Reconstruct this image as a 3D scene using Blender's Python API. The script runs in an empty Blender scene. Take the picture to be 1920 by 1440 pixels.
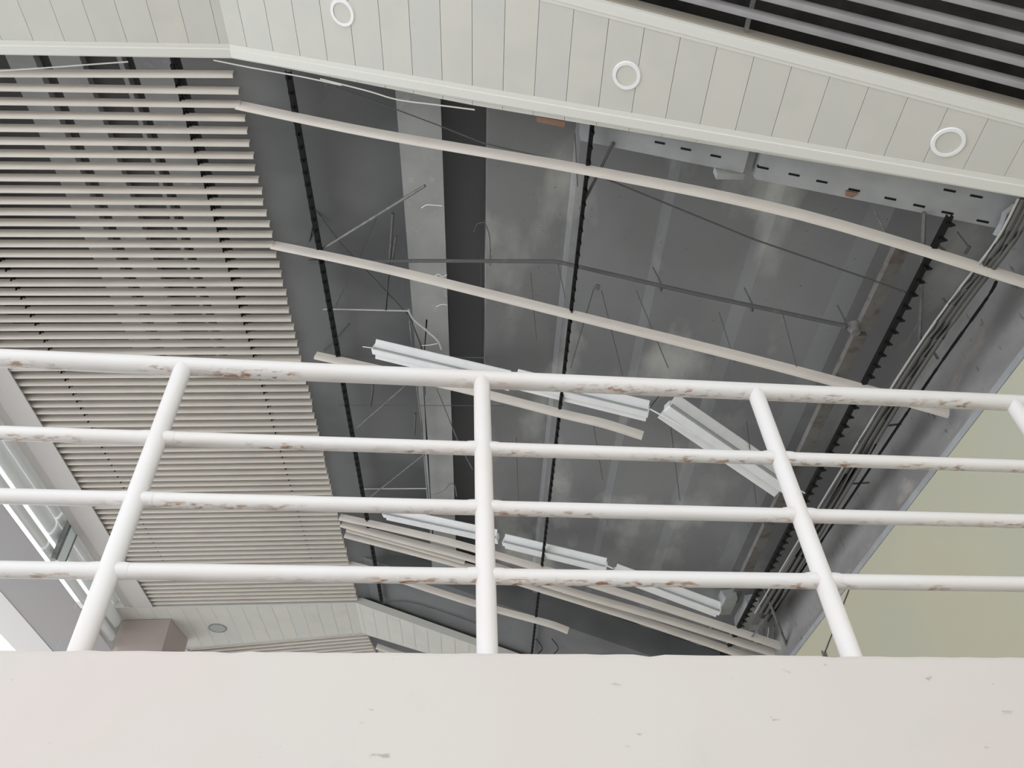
import bpy, math, random
from mathutils import Vector as V, Matrix
random.seed(7)
C = bpy.context.scene.collection
sc = bpy.context.scene

# ------------------------------------------------------------------ camera
# World: X across the hall, Y along the hall, Z up.  All building sizes below are
# metres measured from eye level; EYE lifts them to the ground.
EYE = 1.6
F, CX, CY = 1442.0, 960.0, 720.0
up = V((873 - CX, CY + 757, F)).normalized()
_y = -((893 - CX) * up[0] + F * up[2]) / up[1]
kk = V((893 - CX, _y, F)).normalized()
ss = kk.cross(up)
if ss[0] < 0: ss = -ss
R3 = Matrix((ss, kk, up))
cam_d = bpy.data.cameras.new('camera'); cam = bpy.data.objects.new('camera', cam_d); C.objects.link(cam)
cam_d.sensor_width = 36; cam_d.lens = 36 * F / 1920; cam_d.clip_start = .05; cam_d.clip_end = 500
c0, c1, c2 = R3 @ V((1, 0, 0)), R3 @ V((0, 1, 0)), -(R3 @ V((0, 0, 1)))
cam.matrix_world = Matrix(((c0[0], c1[0], c2[0], 0), (c0[1], c1[1], c2[1], 0), (c0[2], c1[2], c2[2], EYE), (0, 0, 0, 1)))
sc.camera = cam

# ------------------------------------------------------------------ light
world = bpy.data.worlds.new('overcast_sky'); sc.world = world; world.use_nodes = True
bg = world.node_tree.nodes['Background']; bg.inputs[0].default_value = (0.93, 0.965, 1.0, 1); bg.inputs[1].default_value = 1.9
sc.view_settings.view_transform = 'Standard'; sc.view_settings.look = 'None'
sc.view_settings.gamma = 1; sc.view_settings.use_curve_mapping = False
sc.view_settings.exposure = 0.0

# ------------------------------------------------------------------ geometry of the hall
H = 5.0            # flat ceiling above eye level
S0 = -1.51         # fold line between the flat and the sloping ceiling
A = math.radians(22); T = math.tan(A)

def ray(x, y): return R3 @ V((x - CX, CY - y, F))
def onz(x, y, z): r = ray(x, y); return r * (z / r[2])
def ons(x, y, s): r = ray(x, y); return r * (s / r[0])
def slope(x, y, dz=0.0):            # point on the folded ceiling surface raised by dz
    q = onz(x, y, H + dz)
    if q[0] < S0: return q
    r = ray(x, y); return r * ((H + dz + T * S0) / (r[2] + T * r[0]))
def zr(s, dz=0.0): return H + dz - T * max(0.0, s - S0)

# ------------------------------------------------------------------ materials
def mat(name, col, rough=.6, metal=0.0, noise=None, bump=None, spec=.5):
    """noise = list of (scale, color, lo, hi, detail, stretch) painted over the base in turn"""
    m = bpy.data.materials.new(name); m.use_nodes = True
    nt = m.node_tree; N = nt.nodes; L = nt.links; b = N['Principled BSDF']
    b.inputs['Roughness'].default_value = rough; b.inputs['Metallic'].default_value = metal
    b.inputs['Specular IOR Level'].default_value = spec
    tc = N.new('ShaderNodeTexCoord'); geo = N.new('ShaderNodeNewGeometry')
    last = None
    for sc_, c, lo, hi, det, st in (noise or []):
        mp = N.new('ShaderNodeMapping'); mp.inputs['Scale'].default_value = st
        L.new(geo.outputs['Position'], mp.inputs['Vector'])
        nz = N.new('ShaderNodeTexNoise'); nz.inputs['Scale'].default_value = sc_; nz.inputs['Detail'].default_value = det
        L.new(mp.outputs[0], nz.inputs['Vector'])
        r = N.new('ShaderNodeMapRange'); r.inputs[1].default_value = lo; r.inputs[2].default_value = hi
        L.new(nz.outputs['Fac'], r.inputs[0])
        mx = N.new('ShaderNodeMix'); mx.data_type = 'RGBA'
        L.new(r.outputs[0], mx.inputs[0])
        if last is None: mx.inputs[6].default_value = (*col, 1)
        else: L.new(last, mx.inputs[6])
        mx.inputs[7].default_value = (*c, 1)
        last = mx.outputs[2]
    if last is None: b.inputs['Base Color'].default_value = (*col, 1)
    else: L.new(last, b.inputs['Base Color'])
    if bump:
        nz = N.new('ShaderNodeTexNoise'); nz.inputs['Scale'].default_value = bump[0]; nz.inputs['Detail'].default_value = 5
        L.new(geo.outputs['Position'], nz.inputs['Vector'])
        bp = N.new('ShaderNodeBump'); bp.inputs['Strength'].default_value = bump[1]; bp.inputs['Distance'].default_value = bump[2]
        L.new(nz.outputs['Fac'], bp.inputs['Height']); L.new(bp.outputs[0], b.inputs['Normal'])
    return m, last

M = {}
def mk(name, *a, **k): M[name] = mat(name, *a, **k)[0]
U1 = (1, 1, 1)
mk('parapet', (.635, .59, .55), .75, noise=[(1.6, (.64, .57, .54), .45, .7, 2, U1), (5, (.59, .565, .53), .58, .8, 5, U1), (30, (.42, .39, .36), .70, .77, 4, (.5, 1, 1.4))], bump=(40, .15, .004))
mk('soffit', (.68, .66, .60), .45, noise=[(3, (.62, .61, .565), .4, .7, 2, U1)], spec=.3)
mk('soffit_b', (.64, .63, .59), .45, noise=[(3, (.67, .65, .59), .4, .7, 2, U1)], spec=.3)
mk('trim', (.76, .75, .70), .4, spec=.35)
mk('trim_brown_shade', (.42, .38, .32), .5)  # shade on the soffit's near lip, put into a brown colour
mk('slat', (.72, .665, .60), .5, noise=[(9, (.65, .595, .54), .45, .75, 3, (.3, 1, 1))], spec=.35)
mk('slat_shaded', (.40, .39, .40), .35, metal=.2, noise=[(6, (.33, .32, .33), .4, .7, 2, U1)])  # slats of the near bay, their weaker light put into the grey
mk('black', (.007, .007, .008), .5, spec=.3)
mk('conc', (.255, .255, .26), .85, noise=[(1.1, (.205, .205, .21), .40, .65, 3, (1, .6, 1)), (1.7, (.52, .52, .49), .53, .76, 8, (1.3, .6, 1)), (.9, (.205, .205, .21), .50, .62, 5, (.8, .5, 1)), (60, (.05, .05, .05), .76, .79, 1, U1)], bump=(25, .15, .004))
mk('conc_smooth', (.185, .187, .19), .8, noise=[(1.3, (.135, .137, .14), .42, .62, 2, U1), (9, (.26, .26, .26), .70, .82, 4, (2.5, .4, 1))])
mk('conc_light', (.44, .445, .44), .85, noise=[(3, (.36, .365, .365), .42, .66, 4, U1), (12, (.5, .5, .48), .62, .76, 4, U1)], bump=(40, .2, .004))
mk('conc_shade', (.10, .098, .10), .85, noise=[(3, (.13, .128, .13), .5, .7, 4, (1, .5, 1))])  # concrete with the shade of gaps and opening put into the colour
mk('conc_recess_shade', (.21, .212, .22), .85, noise=[(3, (.23, .232, .24), .5, .7, 4, (1, .5, 1))])  # recess shade put into a slightly darker concrete colour
mk('conc_unlit', (.075, .07, .066), .9, noise=[(5, (.045, .042, .04), .4, .65, 4, U1), (11, (.16, .10, .05), .72, .8, 3, U1)])  # deck over the near slats, lack of light put into the colour
mk('conc_wall', (.33, .32, .315), .85, noise=[(2.5, (.24, .235, .235), .42, .62, 5, (1, .6, 1.5)), (5, (.42, .38, .35), .60, .75, 5, (1, .5, 1.5)), (16, (.16, .155, .15), .64, .74, 4, (1, 1.5, .6))], bump=(20, .3, .008))
mk('stringer', (.42, .43, .44), .75, noise=[(4, (.34, .35, .36), .42, .66, 3, U1)])
mk('brick', (.32, .17, .12), .85, noise=[(20, (.3, .2, .16), .4, .7, 3, U1)])
mk('yellow', (.60, .57, .43), .6, noise=[(.8, (.56, .56, .45), .4, .65, 2, U1)], spec=.3)
mk('mauve', (.40, .335, .305), .6, noise=[(2, (.43, .36, .33), .4, .7, 2, U1)])
mk('beam_soffit', (.30, .275, .265), .6, noise=[(1, (.285, .275, .28), .4, .7, 2, U1)])
mk('white_metal', (.88, .90, .89), .35, spec=.5)
mk('cream_band', (.60, .57, .545), .5)
mk('enamel', (.93, .93, .93), .3, noise=[(8, (.88, .88, .89), .45, .7, 3, U1)])
mk('enamel_grey', (.40, .41, .42), .4)
mk('galv', (.23, .23, .225), .5, metal=.2, noise=[(20, (.15, .15, .15), .45, .7, 3, U1)])
mk('darksteel', (.10, .10, .105), .6, noise=[(20, (.16, .13, .11), .55, .75, 3, U1)])
mk('cable_grey', (.12, .118, .11), .7)
mk('conduit', (.50, .49, .46), .55)
mk('tile', (.55, .53, .50), .7, noise=[(4, (.5, .48, .45), .4, .7, 3, U1)])
mk('fawn', (.21, .20, .185), .8, noise=[(12, (.16, .13, .115), .52, .66, 4, (1, 1.4, 1)), (6, (.25, .245, .235), .5, .7, 3, U1)])
mk('glass_strip', (.85, .94, .94), .2);

# painted railing with rust and a patchy darker tone on the underside of the pipes
def rail_mat():
    m, last = mat('rail_paint', (.765, .74, .725), .38, noise=[(3, (.76, .71, .68), .45, .7, 2, U1)], spec=.4)
    nt = m.node_tree; N = nt.nodes; L = nt.links; b = N['Principled BSDF']
    geo = N.new('ShaderNodeNewGeometry'); sep = N.new('ShaderNodeSeparateXYZ'); L.new(geo.outputs['True Normal'], sep.inputs[0])
    dn = N.new('ShaderNodeMapRange'); dn.inputs[1].default_value = -.55; dn.inputs[2].default_value = -.95
    dn.inputs[3].default_value = 0; dn.inputs[4].default_value = 1; L.new(sep.outputs[2], dn.inputs[0])
    def nz(scale, st, lo, hi, det):
        mp = N.new('ShaderNodeMapping'); mp.inputs['Scale'].default_value = st; L.new(geo.outputs['Position'], mp.inputs['Vector'])
        n = N.new('ShaderNodeTexNoise'); n.inputs['Scale'].default_value = scale; n.inputs['Detail'].default_value = det; L.new(mp.outputs[0], n.inputs['Vector'])
        r = N.new('ShaderNodeMapRange'); r.inputs[1].default_value = lo; r.inputs[2].default_value = hi; L.new(n.outputs['Fac'], r.inputs[0]); return r.outputs[0]
    a = nz(4, U1, .44, .62, 2); c = nz(75, (.4, 1, 1), .50, .62, 6)
    m1 = N.new('ShaderNodeMath'); m1.operation = 'MULTIPLY'; L.new(a, m1.inputs[0]); L.new(c, m1.inputs[1])
    m2 = N.new('ShaderNodeMath'); m2.operation = 'MULTIPLY'; L.new(m1.outputs[0], m2.inputs[0]); L.new(dn.outputs[0], m2.inputs[1])
    mx = N.new('ShaderNodeMix'); mx.data_type = 'RGBA'; L.new(m2.outputs[0], mx.inputs[0]); L.new(last, mx.inputs[6]); mx.inputs[7].default_value = (.34, .155, .06, 1)
    g = nz(12, (.4, 1, 1), .5, .8, 3)
    m3 = N.new('ShaderNodeMath'); m3.operation = 'MULTIPLY'; L.new(g, m3.inputs[0]); L.new(dn.outputs[0], m3.inputs[1])
    m4 = N.new('ShaderNodeMath'); m4.operation = 'MULTIPLY'; L.new(m3.outputs[0], m4.inputs[0]); m4.inputs[1].default_value = .45
    my = N.new('ShaderNodeMix'); my.data_type = 'RGBA'; L.new(m4.outputs[0], my.inputs[0]); L.new(mx.outputs[2], my.inputs[6]); my.inputs[7].default_value = (.50, .42, .36, 1)
    L.new(my.outputs[2], b.inputs['Base Color'])
    return m
M['rail_paint'] = rail_mat()

# ------------------------------------------------------------------ object helpers
class MB:
    def __init__(s): s.v = []; s.f = []
    def add(s, vs, fs):
        o = len(s.v); s.v += [V(p) for p in vs]; s.f += [tuple(i + o for i in f) for f in fs]; return s
    def hexa(s, p):                       # 8 corners: bottom loop 0-3, top loop 4-7
        return s.add(p, [(3, 2, 1, 0), (4, 5, 6, 7), (0, 1, 5, 4), (1, 2, 6, 5), (2, 3, 7, 6), (3, 0, 4, 7)])
    def box(s, a, b):
        (x0, y0, z0), (x1, y1, z1) = a, b
        return s.hexa([(x0, y0, z0), (x1, y0, z0), (x1, y1, z0), (x0, y1, z0), (x0, y0, z1), (x1, y0, z1), (x1, y1, z1), (x0, y1, z1)])
    def sweep(s, sec, pts, side=V((0, 1, 0)), closed=True, caps=True):
        """closed 2-D section (a along side, b along the upward normal) carried along pts"""
        rings = []; n = len(sec)
        for i, p in enumerate(pts):
            d = (V(pts[min(i + 1, len(pts) - 1)]) - V(pts[max(i - 1, 0)])).normalized()
            a = (side - d * side.dot(d)).normalized(); b = d.cross(a)
            if b.z < 0 or (abs(b.z) < 1e-6 and b.y < 0): b = -b
            rings.append([V(p) + a * q[0] + b * q[1] for q in sec])
        fs = []
        for i in range(len(rings) - 1):
            for j in range(n): fs.append((i * n + j, i * n + (j + 1) % n, (i + 1) * n + (j + 1) % n, (i + 1) * n + j))
        if caps: fs += [tuple(range(n - 1, -1, -1)), tuple((len(rings) - 1) * n + j for j in range(n))]
        return s.add([q for r in rings for q in r], fs)
    def tube(s, pts, r, n=8):
        pts = [V(p) for p in pts]; d = (pts[-1] - pts[0]).normalized()
        side = V((0, 0, 1)) if abs(d.z) < .8 else V((0, 1, 0))
        sec = [(r * math.cos(2 * math.pi * j / n), r * math.sin(2 * math.pi * j / n)) for j in range(n)]
        return s.sweep(sec, pts, side)
    def disc(s, c, r0, r1, h, nrm, n=32, hole=0.0):
        nrm = V(nrm).normalized(); a = V((0, 1, 0)); b = nrm.cross(a)
        ring = lambda r, o: [V(c) + nrm * o + (a * math.cos(2 * math.pi * j / n) + b * math.sin(2 * math.pi * j / n)) * r for j in range(n)]
        if hole:
            rs = [ring(hole, 0), ring(r0, 0), ring(r1, h), ring(hole, h)]
            fs = [(i * n + j, i * n + (j + 1) % n, ((i + 1) % 4) * n + (j + 1) % n, ((i + 1) % 4) * n + j) for i in range(4) for j in range(n)]
            return s.add(sum(rs, []), fs)
        rs = [ring(r0, 0), ring(r1, h)]
        return s.add(sum(rs, []), [(j, (j + 1) % n, n + (j + 1) % n, n + j) for j in range(n)] + [tuple(range(n - 1, -1, -1)), tuple(range(n, 2 * n))])
def mesh_of(name, mb, m, org, smooth=False):
    me = bpy.data.meshes.new(name); me.from_pydata([tuple(p - org) for p in mb.v], [], mb.f)
    me.materials.append(M[m]); me.validate(); 
    import bmesh
    bm = bmesh.new(); bm.from_mesh(me); bmesh.ops.recalc_face_normals(bm, faces=bm.faces); bm.to_mesh(me); bm.free()
    if smooth:
        for p in me.polygons: p.use_smooth = True
        try: me.set_sharp_from_angle(angle=math.radians(38))
        except Exception: pass
    me.update(); return me
def base_of(mb):
    xs = [p.x for p in mb.v]; ys = [p.y for p in mb.v]; zs = [p.z for p in mb.v]
    return V(((min(xs) + max(xs)) / 2, (min(ys) + max(ys)) / 2, min(zs)))
ABS = {}
def obj(name, mb, m, parent=None, smooth=False):
    org = base_of(mb); o = bpy.data.objects.new(name, mesh_of(name, mb, m, org, smooth)); C.objects.link(o)
    ABS[o.name] = org
    o.location = org + V((0, 0, EYE)) if parent is None else org - ABS[parent.name]
    if parent is not None: o.parent = parent
    return o
def empty(name, org):
    o = bpy.data.objects.new(name, None); C.objects.link(o); o.empty_display_size = .1
    ABS[o.name] = V(org); o.location = V(org) + V((0, 0, EYE)); return o
def tag(o, label, cat, group=None, kind=None):
    o['label'] = label; o['category'] = cat
    if group: o['group'] = group
    if kind: o['kind'] = kind
    return o
def struct(o, label=None):
    o['kind'] = 'structure'
    if label: o['label'] = label
    return o
def share(src, loc, parent, name=None):
    c = src.copy(); C.objects.link(c); c.location = loc; c.parent = parent; return c

# ================================================================== STRUCTURE
# ---- unseen ground and gallery floor, put in pale to bounce light up
struct(obj('floor', MB().box((-9, -9, -1.7), (9, 2.0, -1.6)), 'tile'), 'unseen ground before the parapet wall, pale to bounce light')
struct(obj('floor', MB().box((-6.4, 2.0, -1.0), (3.3, 15, -.75)), 'tile'), 'unseen gallery floor behind the parapet wall, pale to bounce light')

# ---- parapet wall (its own direction in plan)
RD = V((.9973, .0733, 0)); RN = V((-.0733, .9973, 0))
def rp(s, z, off=0.0):      # point on the railing plane at world x = s
    t = (s - RN.x * 1.85) / RD.x
    return RN * (1.85 + off) + RD * t + V((0, 0, z))
mb = MB(); top = []; bot = []; n = 260
random.seed(3)
L0, L1 = -5.0, 5.5
jit = [0.0] * (n + 1)
for i in range(n + 1):
    jit[i] = random.uniform(-.0014, .0012) + (random.random() < .14) * random.uniform(-.006, -.001)
def wallz(i): return .845 + jit[i]
vs = []
for i in range(n + 1):
    t = L0 + (L1 - L0) * i / n
    b0 = RN * 1.79 + RD * t; z = wallz(i)
    vs += [b0 + V((0, 0, -1.6)), b0 + V((0, 0, z - .012)), b0 + RN * .005 + V((0, 0, z - .003)), b0 + RN * .014 + V((0, 0, z)), b0 + RN * .23 + V((0, 0, z)), b0 + RN * .23 + V((0, 0, -1.6))]
fs = []
for i in range(n):
    for j in range(5): fs.append((i * 6 + j, i * 6 + j + 1, (i + 1) * 6 + j + 1, (i + 1) * 6 + j))
fs += [(5, 4, 3, 2, 1, 0), tuple(n * 6 + j for j in range(6)), ]
mb.add(vs, fs)
struct(obj('wall_front', mb, 'parapet'), 'cream plastered parapet wall with chipped top edge')

# ---- concrete deck over the ceiling: flat at the left, stepped down to the right
Y0, Y1 = -1.2, 14.5
prof = [(-4.45, 5.75), (-1.85, 5.75), (-1.85, 5.12), (-.475, 5.12), (-.475, 4.86), (-.185, 4.86), (-.185, 5.16), (.115, 5.16), (.118, 4.64),
        (.685, 4.62), (.713, 4.543), (1.275, 4.37), (1.328, 4.312), (1.85, 4.145), (1.933, 4.087), (2.405, 3.91), (2.525, 3.842), (3.9, 3.60)]
YB = 1.75
mb = MB()
def deck(mb, y0, y1, pr):
    n = len(pr); mid = [(a, y0, b) for a, b in pr] + [(a, y1, b) for a, b in pr] + [(a, y0, b + .35) for a, b in pr] + [(a, y1, b + .35) for a, b in pr]
    fs = []
    for i in range(n - 1):
        fs += [(i, i + 1, n + i + 1, n + i), (2 * n + i, 3 * n + i, 3 * n + i + 1, 2 * n + i + 1)]
    fs += [tuple([0] + [n] + [3 * n] + [2 * n]), (n - 1, 3 * n - 1, 4 * n - 1, 2 * n - 1)]
    for i in range(n - 1): fs += [(i, 2 * n + i, 2 * n + i + 1, i + 1), (n + i, n + i + 1, 3 * n + i + 1, 3 * n + i)]
    mb.add(mid, fs)
ceiling = obj('ceiling', (deck(mb, YB, Y1, prof), mb)[1], 'conc'); struct(ceiling, 'grey stepped concrete deck exposed above the fallen slats')
# members of the deck; recess and gap shade is put into their colours
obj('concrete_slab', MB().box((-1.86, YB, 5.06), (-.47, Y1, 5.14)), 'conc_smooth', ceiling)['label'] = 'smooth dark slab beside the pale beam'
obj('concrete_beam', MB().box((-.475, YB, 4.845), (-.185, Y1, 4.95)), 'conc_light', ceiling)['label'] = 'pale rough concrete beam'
obj('recess_shade', MB().box((-.185, YB, 5.13), (.115, Y1, 5.18)), 'conc_recess_shade', ceiling)['label'] = 'recess with its shade put into the colour'
for th0, th1, z, m in [(-.584, -.550, 5.6, 'conc_light'), (-.531, -.493, 5.6, 'conc_light'), (-.447, -.441, 5.6, 'conc_light'), (-.427, -.381, 5.6, 'conc_light')]:
    obj('concrete_beam', MB().box((th0 * z, YB, z), (th1 * z, 8.9, z + .14)), m, ceiling)
    
obj('soffit_slab', MB().box((-4.3, YB, 5.68), (-1.86, Y1, 5.76)), 'conc_shade', ceiling)['label'] = 'slab over the intact slats, gap shade put into its colour'
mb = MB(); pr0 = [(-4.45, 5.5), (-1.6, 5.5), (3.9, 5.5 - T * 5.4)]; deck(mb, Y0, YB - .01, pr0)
struct(obj('ceiling', mb, 'conc_unlit'), 'concrete above the near slats, its deep shade put into the colour')
struct(obj('void_light_stop', MB().box((-4.42, -1.2, 5.012), (-4.32, 14.4, 5.74)), 'cream_band'), 'unseen board added to keep outside light from the ceiling void')  # unseen closure added to stop light leaking into the ceiling void

# ---- right wall: plaster below, raw concrete above
def ws(y): return 3.07 - .05 * (y - 2.82)
def wallslab(mb, off0, off1, z0, z1, y0=-1.2, y1=9.6):
    mb.hexa([(ws(y0) + off0, y0, z0), (ws(y0) + off1, y0, z0), (ws(y1) + off1, y1, z0), (ws(y1) + off0, y1, z0),
             (ws(y0) + off0, y0, z1), (ws(y0) + off1, y0, z1), (ws(y1) + off1, y1, z1), (ws(y1) + off0, y1, z1)]); return mb
wall = struct(obj('wall_right', wallslab(MB(), 0, .2, -1.6, 3.0), 'yellow'), 'pale yellow plastered wall at the right')
cw = obj('concrete_band', wallslab(MB(), .075, .3, 3.0, 4.0), 'conc_wall', wall); cw['label'] = 'raw stained concrete above the yellow plaster'
obj('edge_strip', wallslab(MB(), -.008, .0, 2.965, 3.008), 'stringer', wall)['label'] = 'grey metal edge strip'
mb = MB(); random.seed(5)
for i in range(16):
    y = random.choice([2.9, 3.4, 5.2, 6.4, 8.0]) + random.uniform(-.15, .15); h = random.uniform(.01, .035); w = random.uniform(.015, .05)
    x = ws(y) + random.uniform(.005, .03)
    mb.hexa([(x, y, 3.0), (x + .03, y, 3.0), (x + .03, y + w, 3.0), (x, y + w, 3.0), (x + .006, y + .01, 3.0 + h), (x + .02, y + .004, 3.0 + h * .7), (x + .02, y + w * .8, 3.0 + h), (x + .01, y + w * .6, 3.0 + h * .8)])
pl = obj('broken_plaster', mb, 'trim', wall); pl['kind'] = 'stuff'
struct(obj('wall_back', MB().box((-6.4, 14.5, -1.6), (4.2, 14.7, 6.2)), 'cream_band'), 'unseen far end wall, added to close off light leaks')  # unseen end closure added against light leaks

# ---- pale soffit strip along the outer edge of the flat ceiling
struct(obj('trim_2', MB().box((-4.30, 1.9, 4.982), (-4.055, 9.12, 4.994)), 'cream_band'), 'cream flat edge strip left of the slats')

# ================================================================== PANELLED SOFFITS
def soffit(name, label, kn, kf, s_from, s_to, near_trim, far_trim, phase=0.0, edge_drop=.05):
    """bays of boards between the slatted fields; kn(s), kf(s) give the near and far edges"""
    root = empty(name, (0, (kn(0) + kf(0)) / 2, zr(0)))
    tag(root, label, 'soffit', kind='structure')
    pitch_r = .19 * math.cos(A)
    edges = []
    s = S0 + phase
    while s < s_to: edges.append((s, min(s + pitch_r, s_to))); s += pitch_r
    s = S0 - (.178 - phase)
    edges.append((s, S0 + phase))          # the board that is bent over the fold
    while s > s_from: edges.append((max(s - .19, s_from), s)); s -= .19
    g = .0013
    for i, (a, b) in enumerate(sorted(edges)):
        if b - a < .02: continue
        aa, bb = a + g, b - g
        mb = MB(); cuts = [aa, S0, bb] if aa < S0 < bb else [aa, bb]
        for p_, q_ in zip(cuts, cuts[1:]):
            lo = [(p_, kn(p_), zr(p_)), (q_, kn(q_), zr(q_)), (q_, kf(q_), zr(q_)), (p_, kf(p_), zr(p_))]
            mb.hexa(lo + [(x, y, z + .012) for x, y, z in lo])
        obj('panel', mb, 'soffit_b' if i % 2 else 'soffit', root)
    # backing board that closes the joints
    mb = MB()
    for a, b in ((s_from, S0), (S0, s_to)):
        lo = [(a, kn(a), zr(a) + .013), (b, kn(b), zr(b) + .013), (b, kf(b), zr(b) + .013), (a, kf(a), zr(a) + .013)]
        mb.hexa(lo + [(x, y, z + .01) for x, y, z in lo])
    obj('backing_board', mb, 'soffit', root)
    def trimrun(kfun, prof_, m, nm='edge_trim'):
        mb = MB(); n = len(prof_)
        ps = [(s_from), S0, s_to]; vs = []
        for s_ in ps:
            vs += [(s_, kfun(s_) + q[0], zr(s_) + q[1]) for q in prof_]
        fs = [(i * n + j, i * n + (j + 1) % n, (i + 1) * n + (j + 1) % n, (i + 1) * n + j) for i in range(2) for j in range(n)]
        fs += [tuple(range(n - 1, -1, -1)), tuple(2 * n + j for j in range(n))]
        mb.add(vs, fs); return obj(nm, mb, m, root)
    trimrun(kn, near_trim[0], near_trim[1]); trimrun(kf, far_trim[0], far_trim[1])
    return root

kn1 = lambda s: 1.408 + .0955 * s if s > -99 else 0
kf1 = lambda s: 2.112 - .033 * max(0, s)
soffit('panelled_soffit', 'cream boarded soffit strip with round downlights between near shaded slats and the opening', lambda s: kn1(s) + .0, kf1, -5.2, 3.05,
       ([(-.055, .05), (-.058, .03), (-.045, .004), (-.04, -.004), (0.0, -.008), (.006, -.002), (.02, -.003), (.022, .002), (.022, .05)], 'trim'),
       ([(-.085, .004), (-.085, -.004), (-.06, -.006), (-.057, -.016), (-.01, -.018), (.0, -.012), (.0, .06), (-.01, .06)], 'trim'), phase=.12)
kn2 = lambda s: 9.13
kf2 = lambda s: 9.775 - .137 * (s)
soffit('panelled_soffit', 'grey-white boarded soffit strip far below the slats with a dark round vent', kn2, kf2, -6.0, 3.2,
       ([(-.004, -.005), (.03, -.005), (.03, .095), (-.004, .095)], 'soffit_b'), ([(-.02, -.006), (.0, -.006), (.0, .03), (-.02, .03)], 'soffit_b'), phase=.05)

# brown lip of the near soffit, its shade put into the colour
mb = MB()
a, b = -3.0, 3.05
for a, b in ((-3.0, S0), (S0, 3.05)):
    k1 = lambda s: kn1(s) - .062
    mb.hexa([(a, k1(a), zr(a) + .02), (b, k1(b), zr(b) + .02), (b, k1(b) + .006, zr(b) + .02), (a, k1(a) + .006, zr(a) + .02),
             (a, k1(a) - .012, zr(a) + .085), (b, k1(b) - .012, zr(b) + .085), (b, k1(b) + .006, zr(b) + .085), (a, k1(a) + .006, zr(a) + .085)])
struct(obj('trim_3', mb, 'trim_brown_shade'), 'lip along the near edge of the soffit, shade put into its brown')

# ================================================================== SLATS
HS, WS = .063, .026
SEC = [(0, HS), (.003, HS), (.0045, .048), (.0062, .030), (.0085, .0165), (.013, .0085), (WS - .002, .0035), (WS, .006), (WS + .001, .001), (.012, .0050), (.0060, .0135), (.0032, .030), (.0012, .048)]
def slat_path(mb, pts, sec=SEC): return mb.sweep(sec, pts)
def lin(a, b, n=2): a, b = V(a), V(b); return [a.lerp(b, i / (n - 1)) for i in range(n)]

root = empty('slatted_ceiling', (-2.8, 5.6, H))
tag(root, 'intact field of beige slats on the flat left ceiling', 'slatted ceiling')
pr = .0947; proto = None
N1 = 73; KS = 2.235
for i in range(N1):
    k = KS + pr * i
    if proto is None:
        proto = obj('slat', slat_path(MB(), lin((-4.16, 0, H), (-1.53, 0, H))), 'slat', root, smooth=True)
        base = proto.location.copy(); base.y = -ABS[root.name].y
        o = proto
    else: o = share(proto, (0, 0, 0), root)
    dx = random.uniform(-.008, .008) + .05 * i / N1
    o.location = base + V((dx, k + .013, random.uniform(-.001, .001)))
    o.rotation_euler = (0, 0, random.uniform(-.0012, .0012) + (-.012 if i == 0 else 0))

# far bay, turned a little in plan
root2 = empty('slatted_ceiling', (-2.6, 10.4, H))
tag(root2, 'far field of beige slats beyond the grey-white soffit', 'slatted ceiling')
d2 = V((1, -.137, 0))
for i in range(12):
    k0 = 9.775 + .03 + .098 * i
    a = V((-3.93 + .03 * i * .3, 0, H)); b = V((-1.46 + .012 * i, 0, H))
    a.y = k0 - .137 * a.x; b.y = k0 - .137 * b.x
    obj('slat', slat_path(MB(), [a, b]), 'slat', root2, smooth=True)
struct(obj('trim_4', MB().hexa([(-4.3, 10.3, 4.99), (-3.96, 10.3, 4.99), (-3.62, 11.6, 4.99), (-4.3, 11.6, 4.99), (-4.3, 10.3, 5.01), (-3.96, 10.3, 5.01), (-3.62, 11.6, 5.01), (-4.3, 11.6, 5.01)]), 'cream_band'), 'cream edge strip of the far bay')

# near bay of wider looking slats, weak light put into their grey, turned the other way
root0 = empty('slatted_ceiling', (1.5, 1.1, zr(1.5)))
tag(root0, 'near field of slats over the camera at top right, weak light put into their grey', 'slatted ceiling')
SEC0 = [(0, .035), (.003, .035), (.005, .018), (.011, .008), (.030, .003), (.035, 0), (.030, -.001), (.009, .003), (.002, .015)]
for i in range(24):
    k0 = 1.222 - .0915 * i
    a, b = -1.3, 3.05
    obj('slat', MB().sweep(SEC0, [V((a, k0 + .0985 * a, zr(a))), V((S0 + .2, k0 + .0985 * (S0 + .2), zr(S0 + .2))), V((b, k0 + .0985 * b, zr(b)))]), 'slat_shaded', root0, smooth=True)
obj('carrier_rail', MB().sweep([(-.0, .0), (.0, .02), (.001, .02), (.001, 0)], lin((1.38, 1.47, zr(1.38, .045)), (1.38, -1.0, zr(1.38, .045)))).box((1.372, -1.0, zr(1.38, .04)), (1.388, 1.47, zr(1.38, .065))), 'galv', root0)

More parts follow.
